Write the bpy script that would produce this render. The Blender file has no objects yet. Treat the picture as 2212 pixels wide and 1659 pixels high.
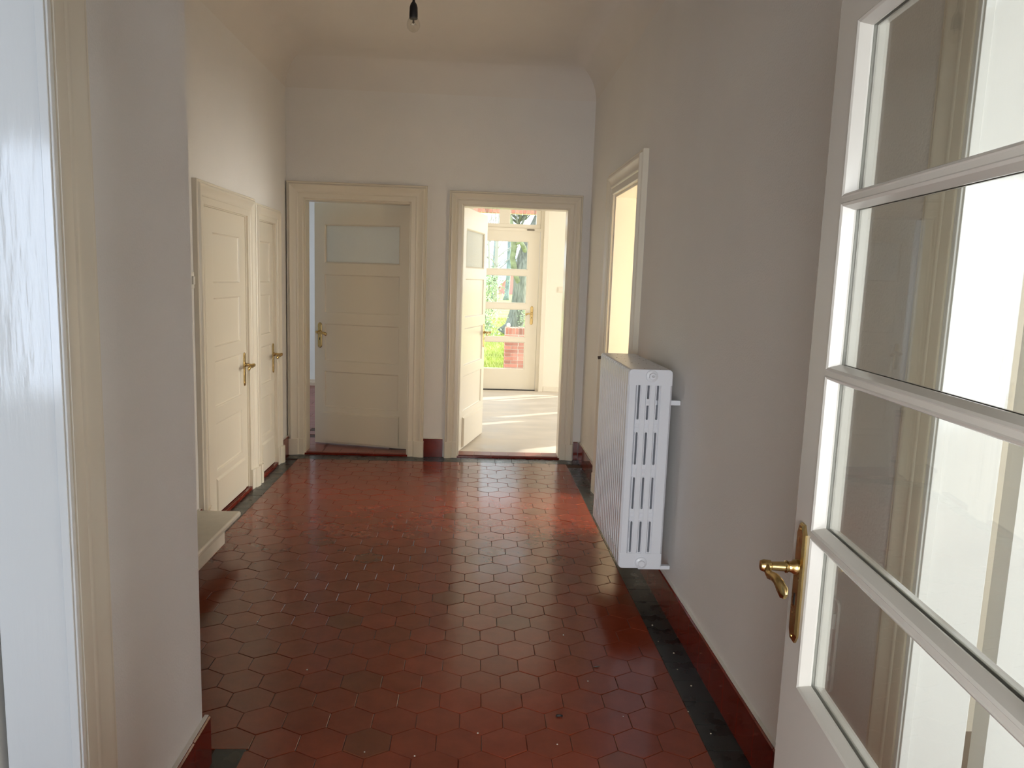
import bpy, math, random
from mathutils import Vector, Matrix, noise
random.seed(7)
S = bpy.context.scene
COL = S.collection

# ------------------------------------------------------------------ camera, world, sun, window light, exposure
F_PX, YAW, PITCH, ROLL = 1607.57, 0.0540, -0.1376, 0.0343
cam_d = bpy.data.cameras.new('camera'); cam = bpy.data.objects.new('camera', cam_d); COL.objects.link(cam)
fw = Vector((math.sin(YAW)*math.cos(PITCH), math.cos(YAW)*math.cos(PITCH), math.sin(PITCH)))
rt = Vector((math.cos(YAW), -math.sin(YAW), 0)); up = rt.cross(fw)
r2 = rt*math.cos(ROLL)+up*math.sin(ROLL); u2 = -rt*math.sin(ROLL)+up*math.cos(ROLL)
cam.matrix_world = Matrix(((r2.x, u2.x, -fw.x, 0), (r2.y, u2.y, -fw.y, 0), (r2.z, u2.z, -fw.z, 1.5), (0, 0, 0, 1)))
cam_d.sensor_fit = 'HORIZONTAL'; cam_d.sensor_width = 36; cam_d.lens = F_PX/2212*36
cam_d.clip_start = 0.02; cam_d.clip_end = 500
S.camera = cam

W = bpy.data.worlds.new('sky'); S.world = W; W.use_nodes = True
bg = W.node_tree.nodes['Background']; bg.inputs[0].default_value = (0.80, 0.90, 1.0, 1); bg.inputs[1].default_value = 3.5

def sun(energy, az_from, elev, col):
    l = bpy.data.lights.new('sun', 'SUN'); l.energy = energy; l.angle = 0.009; l.color = col
    o = bpy.data.objects.new('sun', l); COL.objects.link(o)
    d = Vector((-az_from[0]*math.cos(elev), -az_from[1]*math.cos(elev), -math.sin(elev)))
    o.rotation_euler = d.to_track_quat('-Z', 'Y').to_euler()
sun(9.0, (0.874, 0.486), math.radians(21), (1.0, 0.93, 0.80))

def window_light(loc, direction, sx, sy, power, col, spread=180):
    l = bpy.data.lights.new('daylight', 'AREA'); l.shape = 'RECTANGLE'; l.size = sx; l.size_y = sy; l.energy = power; l.color = col
    l.spread = math.radians(spread)
    o = bpy.data.objects.new('daylight', l); COL.objects.link(o); o.location = loc
    o.rotation_euler = Vector(direction).to_track_quat('-Z', 'Y').to_euler()
    return o
window_light((-0.25, -1.42, 1.05), (.08, 1, -.42), .80, 1.8, 54, (0.95, 0.96, 0.95), 140)     # front door opening
window_light((2.6, -1.42, 1.45), (-.25, 1, -.25), 1.3, 1.4, 52, (0.92, 0.97, 1.04), 150)       # front window of the room on the right
window_light((4.54, -.35, 1.45), (-1, .15, -.2), 1.2, 1.4, 30, (0.97, 0.98, 1.0), 150)     # made-up side window, added to brighten the projecting left wall
window_light((-2.0, -1.42, 1.45), (0, 1, -.25), 1.3, 1.4, 28, (0.62, 0.76, 1.0), 150)       # front window of the room on the left
window_light((4.52, 4.2, 1.5), (-1, 0, -1.0), 2.2, 1.7, 225, (1.0, 0.95, 0.82), 140)         # window of the side room
window_light((5.68, 8.2, 1.5), (-1, 0, -.35), 2.4, 1.7, 130, (0.98, 1.0, 0.98), 150)         # side window of the sunny room
window_light((-4.38, 8.4, 1.5), (1, 0, -.25), 1.6, 1.4, 36, (0.70, 0.84, 1.0), 150)          # window of the room behind the ajar door
S.view_settings.view_transform = 'Standard'; S.view_settings.look = 'None'
S.view_settings.exposure = 0.0; S.view_settings.gamma = 1.0; S.view_settings.use_curve_mapping = False
cy = S.cycles
cy.use_denoising = True; cy.max_bounces = 10; cy.diffuse_bounces = 6; cy.glossy_bounces = 5; cy.transparent_max_bounces = 24
cy.sample_clamp_indirect = 6.0; cy.caustics_reflective = False; cy.caustics_refractive = False

# ------------------------------------------------------------------ dimensions
D, R, L, N = 6.205, 0.935, -1.531, -0.787          # back, right, left, near-left wall planes
ZC = 3.20                                          # ceiling
NY = 2.13                                          # end of the near-left wall

# ------------------------------------------------------------------ materials
def new_mat(name):
    m = bpy.data.materials.new(name); m.use_nodes = True
    nt = m.node_tree; return m, nt, nt.nodes['Principled BSDF']
def link(nt, a, b): nt.links.new(a, b)
def paint(name, col, rough=0.5, bump=0.0, scale=60, dist=0.002, var=0.0, vscale=3.0, stretch=(1, 1, 1), metal=0.0, rvar=0.0, coat=0.0, spec=0.5):
    m, nt, b = new_mat(name)
    b.inputs['Base Color'].default_value = (*col, 1); b.inputs['Roughness'].default_value = rough
    b.inputs['Metallic'].default_value = metal; b.inputs['Specular IOR Level'].default_value = spec
    if coat: b.inputs['Coat Weight'].default_value = coat; b.inputs['Coat Roughness'].default_value = 0.08
    tc = nt.nodes.new('ShaderNodeNewGeometry'); mp = nt.nodes.new('ShaderNodeMapping'); mp.inputs['Scale'].default_value = stretch
    link(nt, tc.outputs['Position'], mp.inputs['Vector'])
    if bump:
        n = nt.nodes.new('ShaderNodeTexNoise'); n.inputs['Scale'].default_value = scale; n.inputs['Detail'].default_value = 4
        bp = nt.nodes.new('ShaderNodeBump'); bp.inputs['Strength'].default_value = bump; bp.inputs['Distance'].default_value = dist
        link(nt, mp.outputs[0], n.inputs['Vector']); link(nt, n.outputs['Fac'], bp.inputs['Height']); link(nt, bp.outputs[0], b.inputs['Normal'])
    if var or rvar:
        n = nt.nodes.new('ShaderNodeTexNoise'); n.inputs['Scale'].default_value = vscale; n.inputs['Detail'].default_value = 5
        link(nt, mp.outputs[0], n.inputs['Vector'])
        if var:
            r = nt.nodes.new('ShaderNodeMapRange'); r.inputs['From Min'].default_value = .3; r.inputs['From Max'].default_value = .7
            r.inputs['To Min'].default_value = 1-var; r.inputs['To Max'].default_value = 1+var
            link(nt, n.outputs['Fac'], r.inputs['Value'])
            mx = nt.nodes.new('ShaderNodeVectorMath'); mx.operation = 'SCALE'; mx.inputs[0].default_value = col
            link(nt, r.outputs[0], mx.inputs['Scale']); link(nt, mx.outputs[0], b.inputs['Base Color'])
        if rvar:
            r = nt.nodes.new('ShaderNodeMapRange'); r.inputs['From Min'].default_value = .3; r.inputs['From Max'].default_value = .7
            r.inputs['To Min'].default_value = max(.03, rough-rvar); r.inputs['To Max'].default_value = rough+rvar
            link(nt, n.outputs['Fac'], r.inputs['Value']); link(nt, r.outputs[0], b.inputs['Roughness'])
    return m

M = {}
M['wall'] = paint('white woodchip wall paint', (0.76, 0.735, 0.70), 0.75, bump=0.45, scale=150, dist=0.0028, var=0.02, vscale=2)
M['ceiling'] = paint('white ceiling paint', (0.74, 0.70, 0.65), 0.8, bump=0.2, scale=80, dist=0.002, var=0.015)
M['cream'] = paint('cream gloss paint', (0.74, 0.675, 0.555), 0.28, bump=0.08, scale=40, dist=0.001, stretch=(3, 3, .3))
M['white_gloss'] = paint('white gloss paint', (0.80, 0.79, 0.75), 0.10, bump=0.14, scale=16, dist=0.004, stretch=(4, 4, .6), rvar=0.04)
M['white_door'] = paint('white door paint', (0.60, 0.575, 0.53), 0.22, bump=0.06, scale=40, dist=0.001, stretch=(3, 3, .3))
M['warm_white'] = paint('warm white plaster', (0.80, 0.74, 0.62), 0.6, bump=0.1, scale=60)
M['muted'] = paint('dark bounce-cutting wall', (0.34, 0.345, 0.35), 0.7)  # unseen left-room wall, darkened to cut light bounced into the hall
M['floorboard_dark'] = paint('dark floorboards', (0.26, 0.21, 0.17), 0.5, var=0.08)  # unseen side-room floors, darkened so less light bounces out of the doorways
M['floorboard'] = paint('pale floorboards', (0.82, 0.73, 0.60), 0.45, bump=0.05, scale=20, var=0.08, stretch=(.3, 3, 1))
M['black_tile'] = paint('black floor tile', (0.016, 0.019, 0.018), 0.30, bump=0.05, scale=90, dist=0.0006, var=0.5, vscale=14, rvar=0.1)
M['red_tile'] = paint('dark red glazed tile', (0.15, 0.013, 0.006), 0.11, bump=0.03, scale=30, dist=0.001, var=0.18, vscale=9)
M['grout'] = paint('dark cement grout', (0.070, 0.034, 0.022), 0.85)
M['plaster_edge'] = paint('pale caulk', (0.70, 0.66, 0.60), 0.7, bump=0.4, scale=70, dist=0.004)
M['brass'] = paint('aged brass', (0.56, 0.40, 0.17), 0.24, metal=1.0, bump=0.05, scale=120, dist=0.0006, rvar=0.06, vscale=30)
M['brass_bright'] = paint('lacquered brass', (0.80, 0.52, 0.16), 0.3, metal=0.75)
M['black'] = paint('black', (0.006, 0.006, 0.006), 0.5)
M['bakelite'] = paint('black bakelite', (0.008, 0.008, 0.009), 0.35)
M['radiator'] = paint('white radiator enamel', (0.74, 0.755, 0.80), 0.30, bump=0.10, scale=45, dist=0.0015)
M['rust'] = paint('bare dark metal', (0.06, 0.035, 0.025), 0.5, bump=0.2)
M['switch'] = paint('white plastic', (0.78, 0.76, 0.70), 0.35)
M['screed'] = paint('worn beige screed', (0.60, 0.535, 0.46), 0.5, bump=0.06, scale=14, dist=0.003, var=0.16, vscale=2.6, rvar=0.12, stretch=(.6, 1.6, 1))
M['steel'] = paint('grey steel', (0.25, 0.22, 0.18), 0.35, metal=0.9)
M['wood_stair'] = paint('cream stair paint', (0.75, 0.71, 0.62), 0.35, bump=0.06, scale=30, var=0.04, vscale=20)
M['mortar'] = paint('pale mortar', (0.72, 0.62, 0.52), 0.9, bump=0.3, scale=80)
M['bark'] = paint('grey bark', (0.20, 0.205, 0.19), 0.9, bump=0.8, scale=9, dist=0.06, var=0.45, vscale=6, stretch=(3, 3, .5))
M['bark_far'] = paint('pale twig bark', (0.42, 0.39, 0.39), 0.9)
M['ivy'] = paint('ivy leaves', (0.21, 0.27, 0.28), 0.6, var=0.3, vscale=3)
M['moss'] = paint('moss', (0.23, 0.25, 0.15), 0.9, bump=0.6, scale=12, dist=0.03, var=0.4, vscale=5)
M['shrub'] = paint('shrub leaves', (0.38, 0.48, 0.28), 0.5, var=0.5, vscale=4)
M['lawn'] = paint('lawn', (0.44, 0.49, 0.13), 0.9, bump=0.6, scale=7, dist=0.05, var=0.35, vscale=0.9, stretch=(.35, 1.6, 1))
M['blade'] = paint('grass blade', (0.42, 0.48, 0.12), 0.7, var=0.35, vscale=2)
M['terrace'] = paint('grey terrace stone', (0.36, 0.38, 0.42), 0.7, bump=0.1, scale=20, var=0.1)
M['roof'] = paint('slate roof', (0.45, 0.48, 0.62), 0.7)
M['brick_far'] = paint('distant red brick', (0.62, 0.30, 0.30), 0.9)
M['verge'] = paint('white verge board', (0.85, 0.83, 0.80), 0.6)
M['beige_stone'] = paint('beige render', (0.58, 0.46, 0.34), 0.9, bump=0.3, scale=30)
M['crumb'] = paint('crumb', (0.55, 0.48, 0.38), 0.8)
M['cloth'] = paint('black cloth', (0.012, 0.014, 0.013), 0.8)

def random_tint(name, col, amount, rough, dark=0.0, bump=0.0, rvar=0.0, hue=0.0):
    """one colour per separate piece (object random + island random)"""
    m, nt, b = new_mat(name)
    oi = nt.nodes.new('ShaderNodeObjectInfo'); ge = nt.nodes.new('ShaderNodeNewGeometry')
    ad = nt.nodes.new('ShaderNodeMath'); ad.operation = 'ADD'; link(nt, oi.outputs['Random'], ad.inputs[0]); link(nt, ge.outputs['Random Per Island'], ad.inputs[1])
    fr = nt.nodes.new('ShaderNodeMath'); fr.operation = 'FRACT'; link(nt, ad.outputs[0], fr.inputs[0])
    cr = nt.nodes.new('ShaderNodeValToRGB'); e = cr.color_ramp.elements
    c = lambda k, g=1.0: (col[0]*k, col[1]*k*g, col[2]*k*g, 1)
    e[0].position = 0; e[0].color = c(1-amount*1.3, 1+hue)
    e[1].position = 1; e[1].color = c(1+amount, 1-hue*.3)
    x = e.new(0.05); x.color = c(1-dark, 1+hue*1.5) if dark else c(1-amount)
    x = e.new(0.09); x.color = c(1-amount*.5)
    x = e.new(0.6); x.color = c(1.0)
    link(nt, fr.outputs[0], cr.inputs['Fac'])
    n = nt.nodes.new('ShaderNodeTexNoise'); n.inputs['Scale'].default_value = 11; n.inputs['Detail'].default_value = 6; n.inputs['Roughness'].default_value = .65
    link(nt, ge.outputs['Position'], n.inputs['Vector'])
    r = nt.nodes.new('ShaderNodeMapRange'); r.inputs['From Min'].default_value = .3; r.inputs['From Max'].default_value = .7; r.inputs['To Min'].default_value = .86; r.inputs['To Max'].default_value = 1.14
    link(nt, n.outputs['Fac'], r.inputs['Value'])
    mx = nt.nodes.new('ShaderNodeVectorMath'); mx.operation = 'SCALE'; link(nt, cr.outputs['Color'], mx.inputs[0]); link(nt, r.outputs[0], mx.inputs['Scale'])
    link(nt, mx.outputs[0], b.inputs['Base Color'])
    b.inputs['Roughness'].default_value = rough; b.inputs['Specular IOR Level'].default_value = 0.52
    if rvar:
        r3 = nt.nodes.new('ShaderNodeMapRange'); r3.inputs['From Min'].default_value = .3; r3.inputs['From Max'].default_value = .7
        r3.inputs['To Min'].default_value = rough-rvar; r3.inputs['To Max'].default_value = rough+rvar
        link(nt, n.outputs['Fac'], r3.inputs['Value']); link(nt, r3.outputs[0], b.inputs['Roughness'])
    if bump:
        n2 = nt.nodes.new('ShaderNodeTexNoise'); n2.inputs['Scale'].default_value = 24; n2.inputs['Detail'].default_value = 5
        link(nt, ge.outputs['Position'], n2.inputs['Vector'])
        bp = nt.nodes.new('ShaderNodeBump'); bp.inputs['Strength'].default_value = bump; bp.inputs['Distance'].default_value = .002
        link(nt, n2.outputs['Fac'], bp.inputs['Height']); link(nt, bp.outputs[0], b.inputs['Normal'])
    return m
M['hex_tile'] = random_tint('terracotta hexagon tile', (0.185, 0.032, 0.0125), 0.13, 0.18, dark=0.24, bump=0.10, rvar=0.05, hue=0.3)
M['rect_tile'] = random_tint('brown red floor tile', (0.23, 0.075, 0.055), 0.12, 0.4, bump=0.15)
M['brick'] = random_tint('red garden brick', (0.52, 0.21, 0.145), 0.3, 0.85, bump=0.5, hue=0.2)

def glass_mat(name, tint=(0.97, 0.985, 0.97)):
    m, nt, b = new_mat(name); nt.nodes.remove(b); out = nt.nodes['Material Output']
    ge = nt.nodes.new('ShaderNodeNewGeometry'); mr = nt.nodes.new('ShaderNodeMapRange')
    mr.inputs['To Min'].default_value = 1.5; mr.inputs['To Max'].default_value = 1/1.5
    link(nt, ge.outputs['Backfacing'], mr.inputs['Value'])
    fr = nt.nodes.new('ShaderNodeFresnel'); link(nt, mr.outputs[0], fr.inputs['IOR'])
    t = nt.nodes.new('ShaderNodeBsdfTransparent'); t.inputs[0].default_value = (*tint, 1)
    g = nt.nodes.new('ShaderNodeBsdfGlossy'); g.inputs['Roughness'].default_value = 0.0
    mx = nt.nodes.new('ShaderNodeMixShader'); link(nt, fr.outputs[0], mx.inputs[0]); link(nt, t.outputs[0], mx.inputs[1]); link(nt, g.outputs[0], mx.inputs[2])
    link(nt, mx.outputs[0], out.inputs['Surface']); return m
M['glass'] = glass_mat('clear window glass')
M['bulb_glass'] = glass_mat('clear bulb glass', (0.96, 0.95, 0.92))
def frosted_mat():
    m, nt, b = new_mat('frosted hammered glass'); nt.nodes.remove(b); out = nt.nodes['Material Output']
    ge = nt.nodes.new('ShaderNodeNewGeometry'); n = nt.nodes.new('ShaderNodeTexVoronoi'); n.inputs['Scale'].default_value = 95
    link(nt, ge.outputs['Position'], n.inputs['Vector'])
    bp = nt.nodes.new('ShaderNodeBump'); bp.inputs['Strength'].default_value = 0.5; bp.inputs['Distance'].default_value = 0.003
    link(nt, n.outputs['Distance'], bp.inputs['Height'])
    tr = nt.nodes.new('ShaderNodeBsdfTranslucent'); tr.inputs[0].default_value = (0.95, 0.93, 0.90, 1)
    df = nt.nodes.new('ShaderNodeBsdfDiffuse'); df.inputs[0].default_value = (0.80, 0.81, 0.74, 1)
    gl = nt.nodes.new('ShaderNodeBsdfGlossy'); gl.inputs['Roughness'].default_value = 0.22
    for x in (gl, df): link(nt, bp.outputs[0], x.inputs['Normal'])
    m1 = nt.nodes.new('ShaderNodeMixShader'); m1.inputs[0].default_value = 0.6; link(nt, tr.outputs[0], m1.inputs[1]); link(nt, df.outputs[0], m1.inputs[2])
    m2 = nt.nodes.new('ShaderNodeMixShader'); m2.inputs[0].default_value = 0.12; link(nt, m1.outputs[0], m2.inputs[1]); link(nt, gl.outputs[0], m2.inputs[2])
    link(nt, m2.outputs[0], out.inputs['Surface']); return m
M['frosted'] = frosted_mat()

# ------------------------------------------------------------------ mesh helpers
class MB:
    def __init__(self): self.v = []; self.f = []
    def add(self, vs, fs):
        o = len(self.v); self.v += [tuple(p) for p in vs]; self.f += [tuple(i+o for i in f) for f in fs]; return self
    def box(self, x0, x1, y0, y1, z0, z1):
        v = [(x, y, z) for z in (z0, z1) for y in (y0, y1) for x in (x0, x1)]
        return self.add(v, [(0, 2, 3, 1), (4, 5, 7, 6), (0, 1, 5, 4), (2, 6, 7, 3), (0, 4, 6, 2), (1, 3, 7, 5)])
    def loops(self, loops, close=True, cap0=False, cap1=False):
        n = len(loops[0]); vs = [p for lp in loops for p in lp]; fs = []
        for a in range(len(loops)-1):
            for i in range(n if close else n-1):
                j = (i+1) % n; fs.append((a*n+i, a*n+j, (a+1)*n+j, (a+1)*n+i))
        if cap0: fs.append(tuple(reversed(range(n))))
        if cap1: fs.append(tuple((len(loops)-1)*n+i for i in range(n)))
        return self.add(vs, fs)
    def lathe(self, prof, n=20, origin=(0, 0, 0), axis='z', cap=True):
        o = Vector(origin); lp = []
        for r, h in prof:
            ring = []
            for i in range(n):
                a = 2*math.pi*i/n; c, s = r*math.cos(a), r*math.sin(a)
                p = {'z': (c, s, h), 'x': (h, c, s), 'y': (s, h, c)}[axis]
                ring.append(tuple(o+Vector(p)))
            lp.append(ring)
        return self.loops(lp, True, cap, cap)
    def tube(self, pts, radii, n=8, flat=1.0, flat_axis=None):
        pts = [Vector(p) for p in pts]; lp = []
        if not hasattr(radii, '__len__'): radii = [radii]*len(pts)
        prev = None
        for i, p in enumerate(pts):
            t = (pts[min(i+1, len(pts)-1)]-pts[max(i-1, 0)]).normalized()
            ref = Vector(flat_axis) if flat_axis else (prev if prev is not None else (Vector((0, 0, 1)) if abs(t.z) < .9 else Vector((1, 0, 0))))
            a = (ref - t*ref.dot(t))
            if a.length < 1e-4: a = t.orthogonal()
            a.normalize(); b = t.cross(a); prev = a
            lp.append([tuple(p + a*(radii[i]*math.cos(2*math.pi*k/n)) + b*(radii[i]*flat*math.sin(2*math.pi*k/n))) for k in range(n)])
        return self.loops(lp, True, True, True)
    def ring(self, x0, x1, z0, z1, prof):
        """rectangular picture-frame sweep in the xz plane; prof = [(inset, y)...]"""
        lp = [[(x0+i, y, z0+i), (x1-i, y, z0+i), (x1-i, y, z1-i), (x0+i, y, z1-i)] for i, y in prof]
        return self.loops(lp)
    def xf(self, mat, start=0):
        for i in range(start, len(self.v)): self.v[i] = tuple(mat @ Vector(self.v[i]))
        return self
    def mesh(self, name, mat=None, smooth=False, auto=None):
        me = bpy.data.meshes.new(name); me.from_pydata(self.v, [], self.f)
        if mat is not None: me.materials.append(M[mat])
        if smooth or auto: me.shade_smooth()
        if auto:
            me.set_sharp_from_angle(angle=math.radians(auto))
        me.update(); return me
    def build(self, name, mat, parent=None, smooth=False, auto=None, bevel=0, seg=2, fix=True):
        me = self.mesh(name, mat, smooth, auto)
        if fix:
            import bmesh
            bm = bmesh.new(); bm.from_mesh(me); bmesh.ops.recalc_face_normals(bm, faces=bm.faces); bm.to_mesh(me); bm.free()
        o = bpy.data.objects.new(name, me); COL.objects.link(o)
        if parent is not None: o.parent = parent
        if bevel:
            m = o.modifiers.new('bevel', 'BEVEL'); m.width = bevel; m.segments = seg; m.limit_method = 'ANGLE'; m.angle_limit = math.radians(40)
            m.harden_normals = False
        return o
def part(name, mesh, parent, loc=(0, 0, 0), rotz=0, scale=None):
    o = bpy.data.objects.new(name, mesh); COL.objects.link(o); o.parent = parent; o.location = loc
    if rotz: o.rotation_euler = (0, 0, rotz)
    if scale: o.scale = scale
    return o
def empty(name, loc=(0, 0, 0), rotz=0):
    o = bpy.data.objects.new(name, None); COL.objects.link(o); o.location = loc; o.rotation_euler = (0, 0, rotz); o.empty_display_size = .1; return o
def tag(o, label, cat, group=None, kind=None):
    if label: o['label'] = label
    if cat: o['category'] = cat
    if group: o['group'] = group
    if kind: o['kind'] = kind
    return o
def struct(o, label, cat): return tag(o, label, cat, kind='structure')

def wall_mb(axis, p0, p1, a0, a1, z0, z1, openings=()):
    """wall slab between p0 and p1 on `axis`, running a0..a1; openings (b0, b1, zbottom, ztop)"""
    m = MB()
    def bx(b0, b1, c0, c1):
        if b1-b0 < 1e-4 or c1-c0 < 1e-4: return
        if axis == 'y': m.box(b0, b1, p0, p1, c0, c1)
        else: m.box(p0, p1, b0, b1, c0, c1)
    cur = a0
    for b0, b1, c0, c1 in sorted(openings):
        bx(cur, b0, z0, z1); bx(b0, b1, z0, c0); bx(b0, b1, c1, z1); cur = b1
    bx(cur, a1, z0, z1)
    return m

# ------------------------------------------------------------------ room shell
T = 0.14
DOOR1 = (-1.390, -0.532, 2.100); DOOR2 = (-0.114, 0.759, 2.100)
struct(wall_mb('y', D, D+T, -4.5, 5.8, -.05, ZC+.3, [(DOOR1[0], DOOR1[1], -.05, 2.10), (DOOR2[0], DOOR2[1], -.05, 2.10)]).build('wall_back', 'wall'),
       'white rough-painted end wall of the hall with two doorways', 'wall')
struct(wall_mb('x', R, R+.27, 1.9, D, -.05, ZC+.3, [(4.325, 5.10, -.05, 2.095)]).build('wall_right', 'wall'),
       'white right-hand hall wall behind the radiator with an open doorway', 'wall')
struct(wall_mb('x', R, R+.14, -1.3, 1.9, -.05, ZC+.3, [(.60, 1.440, -.05, 2.12)]).build('wall_right_near', 'wall'),
       'white wall stretch seen through the panes of the glazed door', 'wall')
struct(wall_mb('x', L-.15, L, 4.10, D, -.05, ZC+.3, [(4.305, 5.12, -.05, 1.865), (5.385, 5.815, -.05, 1.865)]).build('wall_left', 'wall'),
       'white left hall wall with two low cream closet doors', 'wall')
struct(wall_mb('x', N-.145, N, -1.3, NY, -.05, ZC+.3, [(.62, 1.475, -.05, 2.12)]).build('wall_left_near', 'wall'),
       'grey-shadowed white wall projecting at the left before the stair', 'wall')
struct(wall_mb('y', NY-.14, NY, -3.2, N-.145, -.05, ZC+.3).build('wall_stair_near', 'wall'), 'white stairwell wall hidden behind the projecting wall', 'wall')
struct(wall_mb('y', 4.10, 4.22, -3.2, L-.15, -.05, ZC+.3).build('wall_stair_far', 'wall'), 'white stairwell wall beyond the cream step', 'wall')
struct(wall_mb('x', -3.3, -3.2, NY-.14, 4.22, -.05, ZC+.3).build('wall_stair_back', 'wall'), 'white wall at the back of the stairwell', 'wall')
struct(wall_mb('y', -1.42, -1.30, -4.0, 4.6, -.05, ZC+.3, [(-.68, .12, 0, 2.1), (1.95, 3.25, .75, 2.15), (-2.65, -1.35, .75, 2.15)]).build('wall_front', 'wall'),
       'white front wall behind the viewpoint with entrance and two windows', 'wall')
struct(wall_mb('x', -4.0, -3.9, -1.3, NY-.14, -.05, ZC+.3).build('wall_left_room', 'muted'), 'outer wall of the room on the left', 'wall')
struct(wall_mb('x', 4.45, 4.6, -1.3, D, -.05, ZC+.3, [(-.95, .25, .75, 2.15), (3.1, 5.3, .65, 2.35)]).build('wall_right_room', 'warm_white'), 'outer wall of the rooms on the right', 'wall')
struct(wall_mb('y', 2.30, 2.42, R+.27, 4.45, -.05, ZC+.3).build('wall_partition', 'warm_white'), 'partition between the two rooms on the right', 'wall')
struct(wall_mb('y', .40, .50, N, R, -.05, ZC+.3, [(-.46, .612, -.05, 2.16)]).build('wall_vestibule', 'wall'), 'unseen white cross wall holding the glazed door frame, added to block front-door light', 'wall')  # added as a solid wall to keep front light off the upper walls
# closets behind the low doors
struct(MB().box(-2.4, L-.15, 4.22, 4.26, -.05, ZC).box(-2.44, -2.4, 4.22, D, -.05, ZC).build('wall_closet', 'wall'), 'closet wall behind the low cream doors', 'wall')
# sunny garden room and the room behind the ajar door
GY = 10.02
struct(wall_mb('y', GY, GY+.3, -.44, 5.8, -.05, ZC+.3, [(-.13, .90, -.05, 2.60), (1.29, 2.5, .25, 2.5), (3.6, 5.4, .2, 2.6)]).build('wall_garden', 'warm_white'),
       'cream garden-side wall of the sunny room', 'wall')
struct(wall_mb('x', 5.6, 5.75, D+T, GY+.3, -.05, ZC+.3, [(7.0, 9.4, .65, 2.35)]).build('wall_garden_side', 'warm_white'), 'side wall of the sunny room', 'wall')
struct(wall_mb('x', -.44, -.30, D+T, GY+.3, -.05, ZC+.3).build('wall_divider', 'wall'), 'dividing wall between the two rooms at the end of the hall', 'wall')
struct(wall_mb('y', 10.35, 10.5, -4.5, -.30, -.05, ZC+.3).build('wall_far_room', 'wall'), 'bluish white far wall of the room behind the ajar door', 'wall')
struct(wall_mb('x', -4.45, -4.3, D+T, 10.5, -.05, ZC+.3, [(7.6, 9.2, .8, 2.2)]).build('wall_far_room_side', 'wall'), 'window wall of the room behind the ajar door', 'wall')

# ceiling with cove
CR = 0.25
ce = MB(); ce.box(-4.6, 5.9, -1.42, 10.5, ZC, ZC+.12)
ceil = ce.build('ceiling', 'ceiling'); struct(ceil, 'off-white hall ceiling curving down into the walls', 'ceiling')
lp = []
for k in range(11):
    a = math.pi/2*k/10; d = CR*(1-math.cos(a)) ; z = ZC-CR+CR*math.sin(a)
    lp.append([(L+d, 4.10, z), (L+d, D-d, z), (R-d, D-d, z), (R-d, 1.0, z)])
MB().loops(lp, close=False).build('cove', 'ceiling', ceil, smooth=False, auto=35, fix=False)

# ------------------------------------------------------------------ floors
fl = MB().box(-4.6, 5.9, -1.42, D+.03, -.14, -.0035)
floor = fl.build('floor', 'grout'); struct(floor, 'terracotta hexagon tile hall floor with black border', 'floor')
HW, HP = 0.1480, 0.1240                          # hexagon width and row pitch
hx0, hy0 = 0.136, 2.7475
def hexagon(cx, cy_, w, p):
    s = p*2/3
    return [(cx, cy_+s), (cx-w/2, cy_+s/2), (cx-w/2, cy_-s/2), (cx, cy_-s), (cx+w/2, cy_-s/2), (cx+w/2, cy_+s/2)]
def clip(poly, axis, lim, keep_greater):
    out = []
    for i, p in enumerate(poly):
        q = poly[(i+1) % len(poly)]
        ip = (p[axis] >= lim) == keep_greater; iq = (q[axis] >= lim) == keep_greater
        if ip: out.append(p)
        if ip != iq:
            t = (lim-p[axis])/(q[axis]-p[axis]); out.append((p[0]+t*(q[0]-p[0]), p[1]+t*(q[1]-p[1])))
    return out
def tile_prism(m, poly, top=0.0, bot=-.008, ch=.0012, tilt=(0, 0)):
    cx = sum(p[0] for p in poly)/len(poly); cy_ = sum(p[1] for p in poly)/len(poly)
    def inset(p, d):
        v = Vector((p[0]-cx, p[1]-cy_)); l = max(v.length, 1e-6); v *= max(0, (l-d))/l; return (cx+v.x, cy_+v.y)
    ht = lambda p: tilt[0]*(p[0]-cx)+tilt[1]*(p[1]-cy_)
    lp = [[(p[0], p[1], bot) for p in poly], [(p[0], p[1], top-ch+ht(p)) for p in poly], [(*inset(p, ch*1.3), top+ht(p)) for p in poly]]
    m.loops(lp, True, False, True)
def project(x, y, z):
    v = Vector((x, y, z-1.5)); zz = v.dot(fw)
    if zz < .05: return None
    return 1106+F_PX*v.dot(r2)/zz, 829.5-F_PX*v.dot(u2)/zz, zz
BX0, BX1, BY1 = -1.405, 0.801, 6.022             # field edges
tiles = []
for r in range(-22, 28):
    for c in range(-12, 8):
        cx = hx0+c*HW+(HW/2 if r % 2 else 0); cy_ = hy0+r*HP
        g = .0008
        poly = hexagon(cx, cy_, HW-2*g, HP-2*g)
        if cy_ < .0: continue
        poly = clip(poly, 0, BX1-g, False)
        if poly: poly = clip(poly, 1, BY1-g, False)
        if poly:
            if cx < -.688 and cy_ > 2.15: poly = clip(poly, 1, 2.218+g, True)
            elif cy_ < 2.218: poly = clip(poly, 0, -.688+g, True)
        if poly: poly = clip(poly, 0, BX0+g, True)
        if len(poly) < 3: continue
        ar = abs(sum(poly[i][0]*poly[(i+1) % len(poly)][1]-poly[(i+1) % len(poly)][0]*poly[i][1] for i in range(len(poly)))/2)
        if ar < 2e-4: continue
        pr = project(cx, cy_, 0); score = -1
        if pr and -40 < pr[0] < 2250 and pr[1] < 1720 and not (cx < -.787+(cy_-NY)*-.37 and cy_ < 3.2 and pr[0] < 425):
            score = ar*1.5/pr[2]**3
        tiles.append((score, cx, cy_, poly))
tiles.sort(key=lambda t: -t[0])
full = MB(); tile_prism(full, hexagon(0, 0, HW-.0016, HP-.0016)); full_me = full.mesh('tile', 'hex_tile')
restm = MB()
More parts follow.
